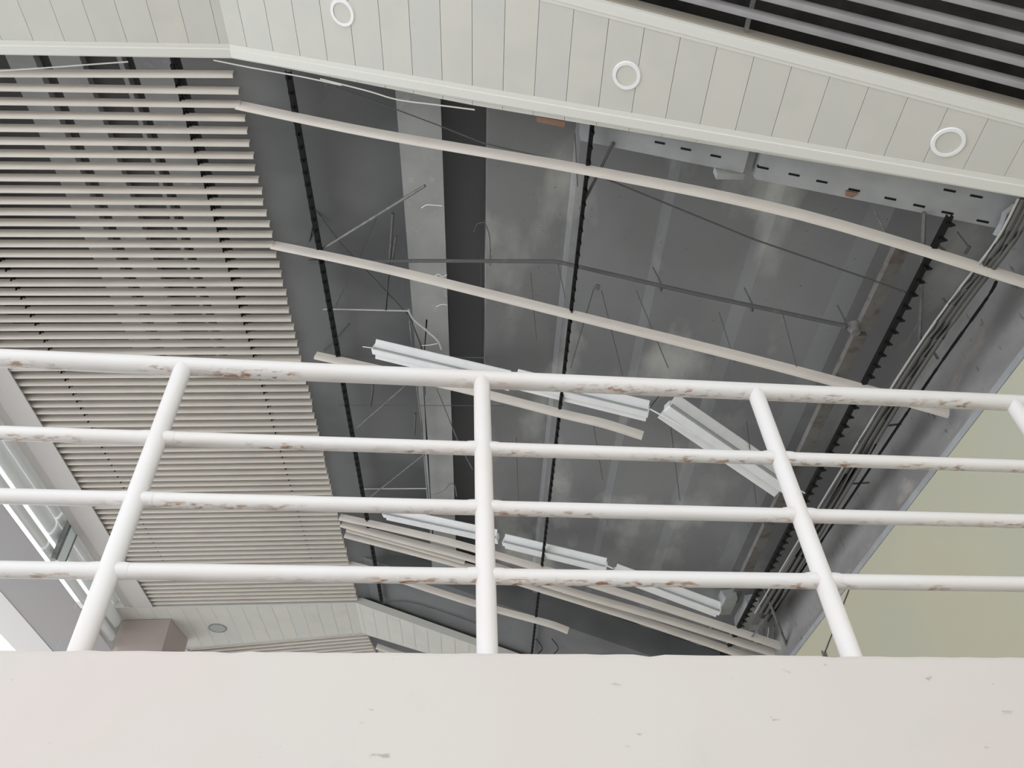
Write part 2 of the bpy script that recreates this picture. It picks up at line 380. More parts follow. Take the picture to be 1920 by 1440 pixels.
# ---- carriers: black notched rails with clips
def carrier(s, z, k0, k1, label, clip_side=1, step=.0972, big=1.0, tooth=.022):
    r = empty('carrier_rail', (s, k0, z)); tag(r, label, 'ceiling rail', 'black notched carrier rails')
    w = .011 * big
    obj('rail_body', MB().box((s - w, k0, z), (s + w, k1, z + .004)).box((s - w, k0, z + .004), (s - w + .003, k1, z + .028)).box((s + w - .003, k0, z + .004), (s + w, k1, z + .028)), 'black', r)
    k = k0 + .03; first = None
    while k < k1 - .03:
        if first is None:
            x = w * clip_side
            mb = MB().hexa([(s - w * 1.1, k, z - .002), (s + w * 1.1, k, z - .002), (s + w * 1.1, k + .022, z - .002), (s - w * 1.1, k + .022, z - .002),
                            (s - w * 1.1, k, z + .012), (s + w * 1.1, k, z + .012), (s + w * 1.1, k + .022, z + .012), (s - w * 1.1, k + .022, z + .012)])
            mb.hexa([(s + x, k, z - .004), (s + x + tooth * clip_side, k + .012, z - .012), (s + x + tooth * .9 * clip_side, k + .020, z - .012), (s + x, k + .034, z - .004),
                     (s + x, k, z + .006), (s + x + tooth * .8 * clip_side, k + .012, z - .002), (s + x + tooth * .7 * clip_side, k + .020, z - .002), (s + x, k + .034, z + .006)])
            mb.hexa([(s - .004, k + .004, z - .030), (s + .004, k + .004, z - .030), (s + .004, k + .012, z - .026), (s - .004, k + .012, z - .026),
                     (s - .006, k, z), (s + .006, k, z), (s + .006, k + .018, z), (s - .006, k + .018, z)])
            first = obj('clip', mb, 'black', r); bl = first.location.copy(); kf = k
        else: share(first, bl + V((0, k - kf, 0)), r)
        k += step
    return r
def th(x, y): r = ray(x, y); return r[0] / r[2]
DZC = .068
for (px, py, k0, k1, big, tooth, lab) in [(590, 420, 2.17, 9.0, 1.75, .005, 'black notched carrier rail over the dark opening, nearest the intact slats'),
                          (1075, 550, 2.12, 9.0, 1.05, .004, 'black notched carrier rail straight down the middle of the opening'),
                          (1640, 685, 2.24, 9.0, 1.35, .026, 'black toothed carrier rail nearest the concrete wall at the right')]:
    p = slope(px, py, DZC); carrier(p.x, p.z, k0, k1, lab, big=big, tooth=tooth)
for s, lab in ((-1.93, 'black carrier rail above the intact slats near their right ends'), (-3.66, 'black carrier rail above the intact slats near the outer edge strip')):
    carrier(s, H + .063, KS - .040, 9.05, lab, step=pr)

# ---- fallen or dangling slats over the opening
def loose(pts, label, dzs=0.0, group=None):
    o = obj('loose_slat', slat_path(MB(), pts, [(x * 1.12, y * 1.15) for x, y in SEC]), 'slat', None, smooth=True)
    return tag(o, label, 'slat', group)
def P(px, py, dz=0.0): return slope(px, py, dz)
def sag(a, b, d, n=14, power=1):
    a, b = V(a), V(b); out = []
    for i in range(n):
        t = i / (n - 1); p = a.lerp(b, t); p.z -= d * 4 * t * (1 - t); out.append(p)
    return out
def through(pixels, dz=0.0):
    pts = [P(x, y, dz) for x, y in pixels]
    # smooth refine (Catmull-Rom)
    out = []
    for i in range(len(pts) - 1):
        p0 = pts[max(i - 1, 0)]; p1 = pts[i]; p2 = pts[i + 1]; p3 = pts[min(i + 2, len(pts) - 1)]
        for j in range(6):
            t = j / 6
            out.append(.5 * ((2 * p1) + (p2 - p0) * t + (2 * p0 - 5 * p1 + 4 * p2 - p3) * t * t + (3 * p1 - p0 - 3 * p2 + p3) * t ** 3))
    out.append(pts[-1]); return out
# pixel rows follow the lower (far) edge of each slat, whose section starts WS before it
def shift(pts, dk): return [p + V((0, dk, 0)) for p in pts]
loose(shift(through([(440, 204), (700, 258), (1100, 328), (1500, 412), (1935, 544)]), -WS), 'long beige slat spanning the opening, nearest the boarded soffit')
loose(shift(through([(506, 466), (700, 507), (900, 556), (1100, 606), (1400, 681), (1600, 734), (1778, 784)]), -WS), 'long beige slat across the middle of the opening above the top rail')
loose(shift(through([(588, 673), (700, 698), (886, 741), (1050, 783), (1130, 802), (1203, 825)]), -WS), 'loose beige slat crossing behind the top rail, its end hanging above the second rail')
loose(shift(through([(634, 975), (760, 1003), (886, 1035), (1127, 1108), (1300, 1164), (1466, 1220)]), -WS), 'uppermost of the three long fallen slats at the bottom of the opening')
loose(shift(through([(637, 988), (760, 1021), (886, 1055), (1040, 1107), (1250, 1169), (1456, 1234)]), -WS), 'middle one of the three long fallen slats at the bottom of the opening')
loose(shift(through([(644, 1008), (760, 1038), (886, 1072), (1000, 1107), (1200, 1170), (1420, 1245)]), -WS), 'lowest of the three long fallen slats at the bottom of the opening')
loose(shift(through([(648, 997), (760, 1027), (870, 1058)], .02), -WS), 'short beige slat wedged between the fallen slats at their left end')
loose(shift(through([(652, 1063), (700, 1076), (750, 1093), (880, 1135), (1000, 1168), (1035, 1178), (1064, 1189)]), -WS), 'drooping beige slat with a curled free end above the far soffit')
d = shift(through([(704, 1217), (745, 1231), (800, 1248), (840, 1260)]), -WS)
loose(d, 'fallen beige slat of the far bay, just above the parapet')
loose([p + V((.02, .11, -.01)) for p in d], 'second fallen slat of the far bay, partly hidden by the parapet')

# loosened trim strips at the soffit edge
def strip(pix, label, w=.012, dz=-.02):
    o = obj('trim_strip', MB().sweep([(-w, 0), (w, 0), (w, .003), (-w, .003)], through(pix, dz)), 'soffit_b'); tag(o, label, 'trim strip')
strip([(-40, 137), (0, 133), (90, 127), (170, 121), (240, 116)], 'thin white trim strip hanging loose above the first slat', .004, -.012)
strip([(400, 113), (470, 127), (560, 143), (640, 160)], 'thin cream trim strip peeling at the bend of the soffit edge', .004, -.012)
strip([(600, 148), (690, 171), (745, 187), (820, 197), (890, 206)], 'sagging cream trim strip under the soffit edge', .004, -.012)

# ================================================================== DOWNLIGHTS AND VENT
nR = V((math.sin(A), 0, math.cos(A)))
for px, py, lab in [(642, 24, 'round white downlight farthest left on the near soffit'), (1175, 142, 'round white downlight in the middle of the near soffit'), (1778, 267, 'round white downlight at the right end of the near soffit')]:
    p = P(px, py, -.002); r = empty('downlight', p); tag(r, lab, 'downlight', 'recessed downlights in the near soffit')
    obj('trim_ring', MB().disc(p + nR * -.006, .074, .080, .012, nR, 40, hole=.058), 'enamel', r, smooth=True)
    obj('diffuser', MB().disc(p + nR * -.001, .058, .058, .006, nR, 40), 'soffit', r)
p = onz(408, 1178, H - .004); r = empty('round_vent', p); tag(r, 'dark grey round vent on the far grey-white soffit', 'vent')
obj('cover', MB().disc(p - V((0, 0, .004)), .10, .112, .01, (0, 0, 1), 32), 'enamel_grey', r)
obj('collar', MB().disc(p - V((0, 0, .002)), .118, .12, .006, (0, 0, 1), 32, hole=.112), 'galv', r)

# ================================================================== SLOTTED STRINGER BEAM
def stringer(s_a, s_b, k0, k1, dz, label):
    r = empty('slotted_beam', (s_a, k0, zr(s_a, dz))); tag(r, label, 'beam')
    mb = MB(); lo = [(s_a, k0, zr(s_a, dz)), (s_b, k0, zr(s_b, dz)), (s_b, k1, zr(s_b, dz)), (s_a, k1, zr(s_a, dz))]
    obj('beam_body', mb.hexa(lo + [(x, y, z + .09) for x, y, z in lo]), 'stringer', r); return r
DB = .17
e1 = P(1410, 330, DB); e0 = P(1095, 262, DB); e2 = P(1905, 440, DB); g0 = P(1392, 330, DB)
ka = e0.y
b1 = stringer(e0.x - .02, g0.x, 1.9, e0.y + .01, DB, 'pale slotted concrete beam left of the beam gap, under the soffit edge')
b2 = stringer(e1.x + .02, e2.x, 1.9, e1.y + .015, DB, 'pale slotted concrete beam at the right, carrying an orange brick patch')
obj('end_block', MB().box((g0.x - .15, e0.y + .012, g0.z - .0), (g0.x + .01, e0.y + .05, g0.z + .08)), 'conc_light', b1)
z4 = lambda x, y: (1560 + x / 4.8, 340 + y / 4.8)
slots = [(1237, 268, b1), (1286, 280, b1), (1342, 293, b1), (1431, 315, b2), (1489, 328, b2), (1541, 341, b2), (z4(200, 80) + (b2,)), (z4(525, 158) + (b2,)), (z4(785, 222) + (b2,)), (z4(1040, 285) + (b2,)), (z4(1357, 362) + (b2,)), (z4(1300, 137) + (b2,)), (z4(1060, 85) + (b2,))]
ax = V((math.cos(A), 0, -math.sin(A)))
for px, py, b in slots:
    c = P(px, py, DB - .003); h = .006
    q = [c + ax * -.03 + V((0, -h, 0)), c + ax * .03 + V((0, -h, 0)), c + ax * .03 + V((0, h, 0)), c + ax * -.03 + V((0, h, 0))]
    obj('slot', MB().hexa(q + [v + V((0, 0, .02)) for v in q]), 'black', b)
c = P(1597, 359, DB - .004)
obj('brick_patch', MB().add([c + V((-.03, 0, 0)), c + V((.03, .0, -.02)), c + V((.015, .035, -.008)), c + V((-.025, .03, 0)), c + V((-.03, 0, .02)), c + V((.03, .0, 0)), c + V((.015, .035, .02)), c + V((-.025, .03, .02))], [(3, 2, 1, 0), (4, 5, 6, 7), (0, 1, 5, 4), (1, 2, 6, 5), (2, 3, 7, 6), (3, 0, 4, 7)]), 'brick', b2)
c = P(1036, 229, .1); o = obj('brick', MB().hexa([c + V((-.09, -.02, .03)), c + V((.07, -.02, -.03)), c + V((.07, .016, -.03)), c + V((-.09, .016, .03)), c + V((-.09, -.02, .06)), c + V((.07, -.02, 0)), c + V((.07, .016, 0)), c + V((-.09, .016, .06))]), 'brick')
tag(o, 'reddish brown brick showing under the soffit edge left of the middle rail', 'brick')

# cross beam that closes the void in front of the far soffit
mb = MB()
for a, b_ in ((-1.80, S0), (S0, 2.75)):
    lo = [(a, 8.15, zr(a, .14)), (b_, 8.15, zr(b_, .14)), (b_, 9.5, zr(b_, .14)), (a, 9.5, zr(a, .14))]
    mb.hexa(lo + [(x, y, z + .34) for x, y, z in lo])
obj('cross_beam', mb, 'conc_smooth', ceiling)['label'] = 'smooth grey cross beam above the far soffit'

# ================================================================== PIPES, RODS, CABLES IN THE VOID
def rod(pix, label, r, m='darksteel', cat='rod', name='steel_rod', n=6, smooth=True):
    pts = [P(x, y, dz) for x, y, dz in pix]
    o = obj(name, MB().tube(pts, r, n), m, None, smooth=smooth); return tag(o, label, cat)
def curve(pix, label, r, m, cat='cable', name='cable'):
    pts = [P(x, y, dz) for x, y, dz in pix]; out = []
    for i in range(len(pts) - 1):
        p0 = pts[max(i - 1, 0)]; p1 = pts[i]; p2 = pts[i + 1]; p3 = pts[min(i + 2, len(pts) - 1)]
        for j in range(5):
            t = j / 5; out.append(.5 * ((2 * p1) + (p2 - p0) * t + (2 * p0 - 5 * p1 + 4 * p2 - p3) * t * t + (3 * p1 - p0 - 3 * p2 + p3) * t ** 3))
    out.append(pts[-1]); o = obj(name, MB().tube(out, r, 6), m, None, smooth=True); return tag(o, label, cat)
# sprinkler / service pipe
pp = [P(500, 490, .2), P(800, 489, .2), P(1035, 490, .2), P(1055, 493, .2), P(1300, 550, .2), P(1590, 612, .2)]
r = empty('service_pipe', pp[0]); tag(r, 'thin grey pipe running across the void and bending down to the right', 'pipe')
obj('pipe_body', MB().tube(pp, .014, 8), 'darksteel', r, smooth=True)
c = P(1603, 620, .2); obj('end_fitting', MB().disc(c + V((0, 0, -.02)), .028, .045, .07, (.1, 0, 1), 16), 'fawn', r)
for x, y in ((1240, 533), (1411, 571), (1586, 604)):
    a = P(x, y, .2); b_ = P(x - 16, y - 32, .25); obj('hanger', MB().tube([a + V((0, 0, .01)), b_], .005, 5), 'darksteel', r)
    obj('sprinkler_head', MB().disc(a + V((0, .03, -.03)), .008, .014, .03, (0, 0, 1), 10), 'darksteel', r)
rod([(598, 471, .10), (797, 348, .22)], 'grey angle strut reaching from the left carrier rail up to the pale beam', .011, 'galv', 'strut', 'steel_strut')
rod([(466, 262, .22), (520, 316, .2), (590, 392, .2), (640, 458, .2), (765, 590, .22)], 'long thin rusty cable running diagonally behind the left carrier rail', .006, 'darksteel', 'cable', 'cable')
rod([(587, 420, .15), (570, 500, .2), (567, 572, .2)], 'dark flat bar just left of the left carrier rail', .009, 'darksteel', 'strut', 'steel_strut')
rod([(737, 400, .2), (731, 490, .2), (723, 580, .2)], 'dark upright bar left of the pale beam', .013, 'darksteel', 'strut', 'steel_strut')
rod([(743, 443, .2), (734, 497, .2)], 'short dark bar close beside the upright bar by the pale beam', .010, 'darksteel', 'strut', 'steel_strut')
rod([(757, 460, .2), (757, 580, .2)], 'very thin wire right of the upright bar', .003, 'darksteel', 'wire', 'wire')
rod([(705, 410, .22), (672, 490, .2), (630, 572, .15)], 'thin slanting wire crossing the angle strut', .003, 'darksteel', 'wire', 'wire')
rod([(655, 607, .2), (607, 657, .12)], 'short dark rod with a pale tip above the loose slat', .008, 'darksteel', 'rod')
rod([(1150, 267, .16), (1122, 325, .12), (1088, 392, .08)], 'grey strut leaning on the middle carrier rail below the soffit', .009, 'darksteel', 'strut', 'steel_strut')
rod([(1135, 335, .2), (1411, 448, .2), (1640, 527, .2), (1712, 553, .2)], 'thin dark cable slanting from the middle rail to the right rail', .0055, 'darksteel', 'cable', 'cable')
rod([(630, 163, .2), (830, 238, .2), (905, 268, .2), (1040, 300, .2)], 'thin dark cable just under the sagging trim strip', .004, 'darksteel', 'cable', 'cable')
rod([(632, 165, .2), (592, 212, .12)], 'short thin wire at the top of the opening', .003, 'darksteel', 'wire', 'wire')
rod([(518, 148, .2), (521, 182, .18)], 'rusty thin hanger wire near the bend of the soffit', .004, 'fawn', 'wire', 'wire')
c = P(520, 187, .18); tag(obj('junction_box', MB().box(c + V((-.022, -.022, -.02)), c + V((.022, .022, .02))).box(c + V((-.008, -.03, .0)), c + V((.008, -.02, .015))), 'fawn'), 'tiny beige junction box hanging near the bend of the soffit', 'junction box')
# white conduits
rod([(480, 579, .2), (640, 580, .2), (768, 583, .2)], 'thin pale conduit running level towards the pale beam', .0065, 'conduit', 'conduit', 'conduit')
curve([(766, 580, .2), (775, 598, .19), (803, 622, .17), (822, 640, .15), (828, 655, .15)], 'pale flexible conduit curling down over the pale beam', .0095, 'conduit', 'conduit', 'conduit')
rod([(768, 600, .2), (778, 700, .2), (790, 790, .2), (803, 935, .2), (806, 1010, .2)], 'thin pale conduit running down beside the pale beam', .007, 'galv', 'conduit', 'conduit')
rod([(800, 600, .22), (793, 700, .22), (800, 820, .22), (812, 1010, .22)], 'dark cable beside the pale conduit', .008, 'black', 'cable', 'cable')
rod([(560, 668, .2), (700, 669, .2), (950, 671, .2)], 'thin dark wire level behind the top rail', .004, 'darksteel', 'wire', 'wire')
rod([(565, 760, .2), (780, 760, .2), (945, 761, .2)], 'thin dark wire level between the top and second rails', .003, 'darksteel', 'wire', 'wire')
rod([(760, 723, .2), (668, 803, .1)], 'pale slanting strut between the top and second rails', .006, 'galv', 'strut', 'steel_strut')
rod([(795, 852, .2), (694, 932, .1)], 'pale slanting strut between the second and third rails', .006, 'galv', 'strut', 'steel_strut')
rod([(633, 917, .2), (800, 916, .2)], 'thin pale conduit level just above the third rail', .006, 'conduit', 'conduit', 'conduit')
curve([(812, 928, .15), (832, 920, .15), (845, 906, .14), (853, 912, .15), (856, 930, .15)], 'brown cable looping against the pale beam above the third rail', .005, 'fawn')
rod([(819, 730, .2), (860, 830, .2), (886, 880, .2)], 'thin slanting cable right of the pale beam', .005, 'galv', 'cable', 'cable')
rod([(766, 590, .2), (790, 650, .2), (797, 740, .2)], 'dark stay beside the curled conduit', .008, 'darksteel', 'strut', 'steel_strut')
for i, (a, b_, lab) in enumerate([((617, 720), (609, 762), 'left'), ((700, 720), (695, 762), 'right')]):
    rod([(a[0], a[1], .2), (b_[0], b_[1], .2)], 'short dark bar, %s one of the two hanging under the top rail' % lab, .013, 'darksteel', 'strut', 'steel_strut')
rod([(655, 785, .2), (640, 900, .2)], 'dark bar leaning against the left carrier rail between the lower rails', .007, 'darksteel', 'strut', 'steel_strut')
rod([(779, 775, .2), (777, 815, .2)], 'stubby dark bar left of the pale conduit', .012, 'darksteel', 'strut', 'steel_strut')
curve([(908, 415, .2), (918, 445, .2), (919, 498, .2)], 'dark cable looping in front of the grey recess edge', .004, 'darksteel')
curve([(888, 435, .2), (895, 420, .2), (908, 417, .2)], 'hooked dark wire end beside the recess edge', .003, 'darksteel', 'wire', 'wire')
rod([(902, 478, .2), (902, 560, .2)], 'fine wire right of the recess', .002, 'darksteel', 'wire', 'wire')
# hanger wires in the right half
hang = [((1113, 542), (1070, 690), 'left leg of the forked pair of hanger wires'), ((1128, 545), (1170, 715), 'right leg of the forked pair of hanger wires'),
        ((1193, 545), (1253, 690), 'hanger wire right of the forked pair'), ((1348, 585), (1378, 680), 'hanger wire under the service pipe near its middle'),
        ((1468, 590), (1497, 700), 'hanger wire nearest the end of the service pipe'), ((995, 512), (1006, 640), 'faint hanger wire left of the middle carrier rail'),
        ((1078, 250), (1083, 350), 'faint wire left of the middle carrier rail under the soffit'), ((1110, 780), (1130, 900), 'faint hanger wire just below the loose slat'),
        ((1255, 780), (1275, 940), 'faint hanger wire between the second and third rails'), ((1400, 790), (1418, 945), 'faint hanger wire behind the right post'),
        ((1045, 490), (1060, 560), 'faint wire hanging at the pipe bend'), ((968, 820), (972, 950), 'faint hanger wire right of the middle post')]
for a, b_, lab in hang: rod([(a[0], a[1], .22), (b_[0], b_[1], .05)], lab, .0035, 'darksteel', 'wire', 'wire')
c = P(1119, 540, .24); tag(obj('anchor_plate', MB().disc(c, .024, .02, .02, (.35, 0, .93), 14).disc(c - V((0, 0, .012)), .008, .008, .014, (.35, 0, .93), 8), 'fawn'), 'small round anchor plate above the forked hanger wires', 'anchor')
# squiggles of tie wire
for pts_, lab in [([(815, 518, .2), (822, 514, .2), (830, 519, .2), (838, 515, .2)], 'bright twisted tie wire on the pale beam under the first slats'),
                 ([(818, 575, .2), (828, 571, .2), (838, 572, .2)], 'bright tie wire on the pale beam level with the pale conduit'),
                 ([(790, 648, .2), (805, 647, .2), (820, 644, .2)], 'bright tie wire across the pale beam just above the top rail'),
                 ([(790, 390, .2), (796, 386, .2), (803, 384, .2), (829, 386, .2)], 'bright tie wire on the pale beam below the strut tip')]:
    curve(pts_, lab, .0028, 'enamel', 'wire', 'tie_wire')
# right side: cable bundle, pipe, plank, poles
def along(pix, dz, r, label, m, cat, name, n=8):
    return curve([(x, y, dz) for x, y in pix], label, r, m, cat, name)
bun = [(1925, 372), (1880, 455), (1792, 570), (1700, 705), (1590, 885), (1430, 1150)]
r = empty('cable_bundle', P(1700, 700, .1)); tag(r, 'grey bundle of conduits sagging along the concrete wall', 'cable bundle')
def tub(pix, dz, rad, off, m, par):
    pts = [P(x + off, y, dz) for x, y in pix]; out = []
    for i in range(len(pts) - 1):
        p0 = pts[max(i - 1, 0)]; p1 = pts[i]; p2 = pts[i + 1]; p3 = pts[min(i + 2, len(pts) - 1)]
        for j in range(4):
            t = j / 4; out.append(.5 * ((2 * p1) + (p2 - p0) * t + (2 * p0 - 5 * p1 + 4 * p2 - p3) * t * t + (3 * p1 - p0 - 3 * p2 + p3) * t ** 3))
    out.append(pts[-1]); return obj('conduit', MB().tube(out, rad, 7), m, par, smooth=True)
for off, rad, m, dz in ((-15, .007, 'conduit', .055), (-5, .016, 'cable_grey', .06), (6, .017, 'cable_grey', .065), (18, .016, 'cable_grey', .06), (1, .016, 'cable_grey', .085), (12, .015, 'cable_grey', .085)):
    tub(bun, dz, rad, off, m, r)
along([(1868, 528), (1850, 560), (1770, 672), (1700, 775), (1640, 865), (1570, 970), (1500, 1075), (1440, 1165)], .07, .009, 'black cable close beside the grey conduit bundle', 'black', 'cable', 'cable')
r = empty('timber_batten', P(1600, 610, .0)); tag(r, 'stained batten left in the concrete near the wall', 'batten')
for (x0, y0_, x1, y1_) in [(1672, 430, 1600, 590), (1596, 598, 1545, 720), (1541, 728, 1440, 960), (1436, 968, 1370, 1120)]:
    a = P(x0, y0_, .085); b_ = P(x1, y1_, .085); a = a * (2.53 / a.x); b_ = b_ * (2.53 / b_.x); a.z = b_.z = 3.61
    obj('board', MB().hexa([(2.49, a.y, 3.62), (2.58, a.y, 3.62), (2.58, b_.y, 3.62), (2.49, b_.y, 3.62), (2.49, a.y, 3.665), (2.58, a.y, 3.665), (2.58, b_.y, 3.665), (2.49, b_.y, 3.665)]), 'fawn', r)
for i, (a, b_, rr, lab) in enumerate([((1733, 398), (1724, 640), .012, 'grey vertical pole left of the right carrier rail'), ((1640, 395), (1668, 450), .007, 'slanting bar left of the grey pole'),
        ((1772, 470), (1752, 455), .007, 'tiny bar stub near the right carrier rail top'), ((1768, 560), (1784, 585), .010, 'short grey bar right of the right carrier rail, level with the pipe end'),
        ((1742, 645), (1758, 672), .010, 'short grey bar beside the bundle above the top rail'), ((1795, 435), (1818, 465), .005, 'thin bar right of the toothed rail top'),
        ((1818, 462), (1810, 475), .009, 'dark stub below the thin bar at the far right'), ((1703, 640), (1725, 600), .005, 'thin brace crossing the grey pole'),
        ((1740, 775), (1790, 760), .006, 'dark bracket under the top rail at the right'), ((1648, 800), (1690, 795), .008, 'dark bracket on the bundle above the second rail'),
        ((1580, 908), (1630, 905), .008, 'dark bracket on the bundle above the third rail'), ((1480, 855), (1500, 930), .005, 'thin stay behind the right post')]):
    rod([(a[0], a[1], .14), (b_[0], b_[1], .14)], lab, rr, 'galv' if 'grey' in lab else 'darksteel', 'bar', 'steel_bar')
c = P(1870, 400, .15)
o = obj('pvc_pipe', MB().tube([P(1905, 385, .12), P(1885, 400, .12), P(1868, 440, .1)], .018, 10), 'stringer', None, smooth=True); tag(o, 'short pale pipe at the right end of the slotted beam', 'pipe')
# broken corner at bottom right
c = P(1385, 1150, .12)
r = empty('wall_bracket', c); tag(r, 'broken pale concrete bracket behind the fallen slats at bottom right', 'bracket')
def wob(c, sx, sy, sz, seed, m, nm, par):
    random.seed(seed); q = []
    for z in (-1, 1):
        for x, y in ((-1, -1), (1, -1), (1, 1), (-1, 1)):
            q.append(c + V((x * sx * random.uniform(.8, 1.1), y * sy * random.uniform(.8, 1.1), z * sz * random.uniform(.85, 1.1))))
    return obj(nm, MB().hexa(q), m, par)
wob(P(1362, 1128, .20), .07, .16, .055, 1, 'conc_light', 'bracket_arm', r)
wob(P(1398, 1150, .21), .055, .24, .07, 2, 'conc_light', 'bracket_block', r)
wob(P(1420, 1148, .20), .035, .20, .05, 9, 'conc_wall', 'bracket_block', r)
wob(P(1388, 1196, .18), .13, .10, .025, 4, 'conc_light', 'rubble', r)
wob(P(1340, 1178, .18), .05, .10, .03, 5, 'conc_wall', 'rubble', r)
wob(P(1440, 1125, .16), .03, .25, .06, 6, 'conc_shade', 'dark_opening', r)  # dark block added where the shaded opening beside the bracket is
for k_ in range(5):
    q = P(1408 + 10 * k_, 1205 - 3 * k_, .10); obj('reinforcement_bar', MB().tube([q + V((0, -.12, .05)), q + V((.01, .0, .0)), q + V((0, .14, .02))], .009, 6), 'conduit' if k_ % 2 else 'galv', r, smooth=True)
rod([(1432, 1100, .12), (1455, 1160, .02), (1484, 1232, -.02)], 'grey angle iron standing in the broken corner at bottom right', .014, 'galv', 'strut', 'steel_strut')
rod([(1450, 1140, .1), (1405, 1200, .02)], 'thin rod slanting beside the angle iron in the broken corner', .006, 'galv', 'rod')
for i, (a, lab) in enumerate([((1005, 1215), 'left'), ((1035, 1215), 'right')]):
    curve([(a[0], 1198, .1), (a[0] + 12, 1215, .1), (a[0] + 4, 1228, .05), (a[0] + 22, 1236, .05)], 'tangled black cable, the %s one, just above the parapet' % lab, .006, 'black')
curve([(700, 1135, .12), (760, 1128, .12), (840, 1150, .12), (900, 1172, .12)], 'thin dark pipe arched over the far soffit', .006, 'darksteel', 'pipe', 'pipe')

# ================================================================== WHITE LIGHT BATTENS HANGING IN THE VOID
def batten(p0, p1, label, dz=.11, K_=1.15):
    """twin reflector batten; p0,p1 pixel centres of its two ends"""
    a = P(*p0, dz); b = P(*p1, dz); a0 = a
    r = empty('light_batten', (a + b) / 2); tag(r, label, 'light fixture', 'white light battens loose in the void')
    d = (b - a).normalized(); side = V((0, 0, 1)).cross(d).normalized()
    if side.y < 0: side = -side
    def sw(sec, m, nm, aa=a, bb=b):
        return obj(nm, MB().sweep([(x * K_, y * K_) for x, y in sec], [aa, bb], side), m, r)
    # the battens lie on edge: far wing broad, near wings narrow and stepped
    sw([(-.024, -.030), (.024, -.030), (.024, .030), (-.024, .030)], 'enamel', 'spine')
    sw([(.024, .0), (.078, -.020), (.080, -.014), (.028, .012)], 'enamel', 'reflector')
    sw([(-.024, .0), (-.066, .040), (-.064, .046), (-.022, .012)], 'enamel', 'reflector')
    sw([(-.036, -.022), (-.026, -.022), (-.026, -.012), (-.036, -.012)], 'enamel_grey', 'lamp_groove')
    for e, dd in ((a, -1), (b, 1)):
        mb = MB().sweep([(-.034, -.034), (.03, -.034), (.03, .034), (-.034, .034)], [e, e + d * (.012 * dd)], side)
        obj('end_cap', mb, 'enamel', r)
    return r, a, b, d
batten((703, 655), (955, 715), 'white light batten hanging at the left end, just above the top rail')
batten((968, 712), (1214, 772), 'white light batten crossing behind the top rail right of the middle post')
batten((1252, 762), (1472, 912), 'white light batten tipped steeply down behind the right post', K_=1.5)
batten((722, 963), (932, 1008), 'white light batten crossing behind the middle post below the third rail')
batten((946, 1016), (1136, 1062), 'white light batten right of the middle post between the lower two rails')
batten((1152, 1072), (1348, 1145), 'white light batten lowest at right behind the bottom rail')
rod([(680, 650, .1), (702, 653, .1)], 'white wire sticking out of the left end of the first batten', .004, 'enamel', 'wire', 'wire')
curve([(1218, 765, .1), (1228, 752, .1), (1236, 742, .12)], 'black lamp wire between the two upper battens', .0028, 'black', 'wire', 'wire')
rod([(1219, 767, .08), (1270, 795, .03), (1308, 818, .03)], 'thin white tube hanging between the two upper battens', .006, 'enamel', 'tube', 'lamp_tube')
rod([(1472, 905, .08), (1516, 928, .08)], 'thin white pin jutting from the tipped batten beyond the right post', .0055, 'enamel', 'tube', 'lamp_tube')
rod([(1138, 1061, .1), (1150, 1066, .1)], 'white connector between the two lower battens', .008, 'enamel', 'connector', 'connector')

# ================================================================== OUTER FACADE AT LEFT
# beam soffit below the louvres
bm_ = empty('eaves_beam', (-4.9, 6, 4.58)); tag(bm_, 'mauve grey eaves beam outside the left ceiling edge', 'beam', kind='structure')
zz = 4.60
def quad(z, pts, t=.006): lo = [(x, y, z) for x, y in pts]; return MB().hexa(lo + [(x, y, z + t) for x, y, _ in lo])
obj('soffit_panel', quad(zz, [(-5.28, 1.0), (-4.57, 1.0), (-4.57, 8.28), (-5.28, 9.52)]), 'beam_soffit', bm_)
obj('soffit_panel', quad(zz, [(-5.28, 9.524), (-4.57, 8.284), (-4.55, 14), (-5.28, 14)]), 'beam_soffit', bm_)
obj('fascia_board', MB().box((-5.495, 1.0, zz - .006), (-5.283, 9.55, zz + .05)), 'cream_band', bm_)
obj('fascia_board', MB().box((-5.72, 1.0, zz), (-5.50, 9.55, zz + .05)), 'cream_band', bm_)
obj('fascia_board', MB().box((-5.495, 9.565, zz - .006), (-5.283, 13, zz + .05)), 'cream_band', bm_)
obj('fascia_board', MB().box((-5.72, 9.565, zz), (-5.50, 13, zz + .05)), 'cream_band', bm_)
lv = [('upper', 5.15, .112, .045), ('middle', 4.933, .088, .040), ('lower', 4.718, .058, .040)]
def ell(a, b, n=18): return [(a * math.cos(2 * math.pi * j / n), b * math.sin(2 * math.pi * j / n)) for j in range(n)]
segs = [(2.0, 7.20), (7.24, 8.86), (8.90, 9.36)]
for si, (y0_, y1_) in enumerate(segs):
    for nm, z, hh, dp in lv:
        # a sunshade blade: elliptical, rounded to the inside
        mb = MB(); n = 18; vs = []
        for y in (y0_, y1_):
            vs += [(-4.56 + dp * math.cos(2 * math.pi * j / n), y, z + hh * math.sin(2 * math.pi * j / n)) for j in range(n)]
        mb.add(vs, [(j, (j + 1) % n, n + (j + 1) % n, n + j) for j in range(n)] + [tuple(range(n - 1, -1, -1)), tuple(range(n, 2 * n))])
        where = ['nearer than the bright mullion', 'just behind the bright mullion', 'beside the mauve column'][si]
        tag(obj('sunshade_blade', mb, 'white_metal', None, smooth=True), '%s white sunshade blade, the length %s' % (nm, where), 'louvre', 'white sunshade blades outside the left ceiling edge')
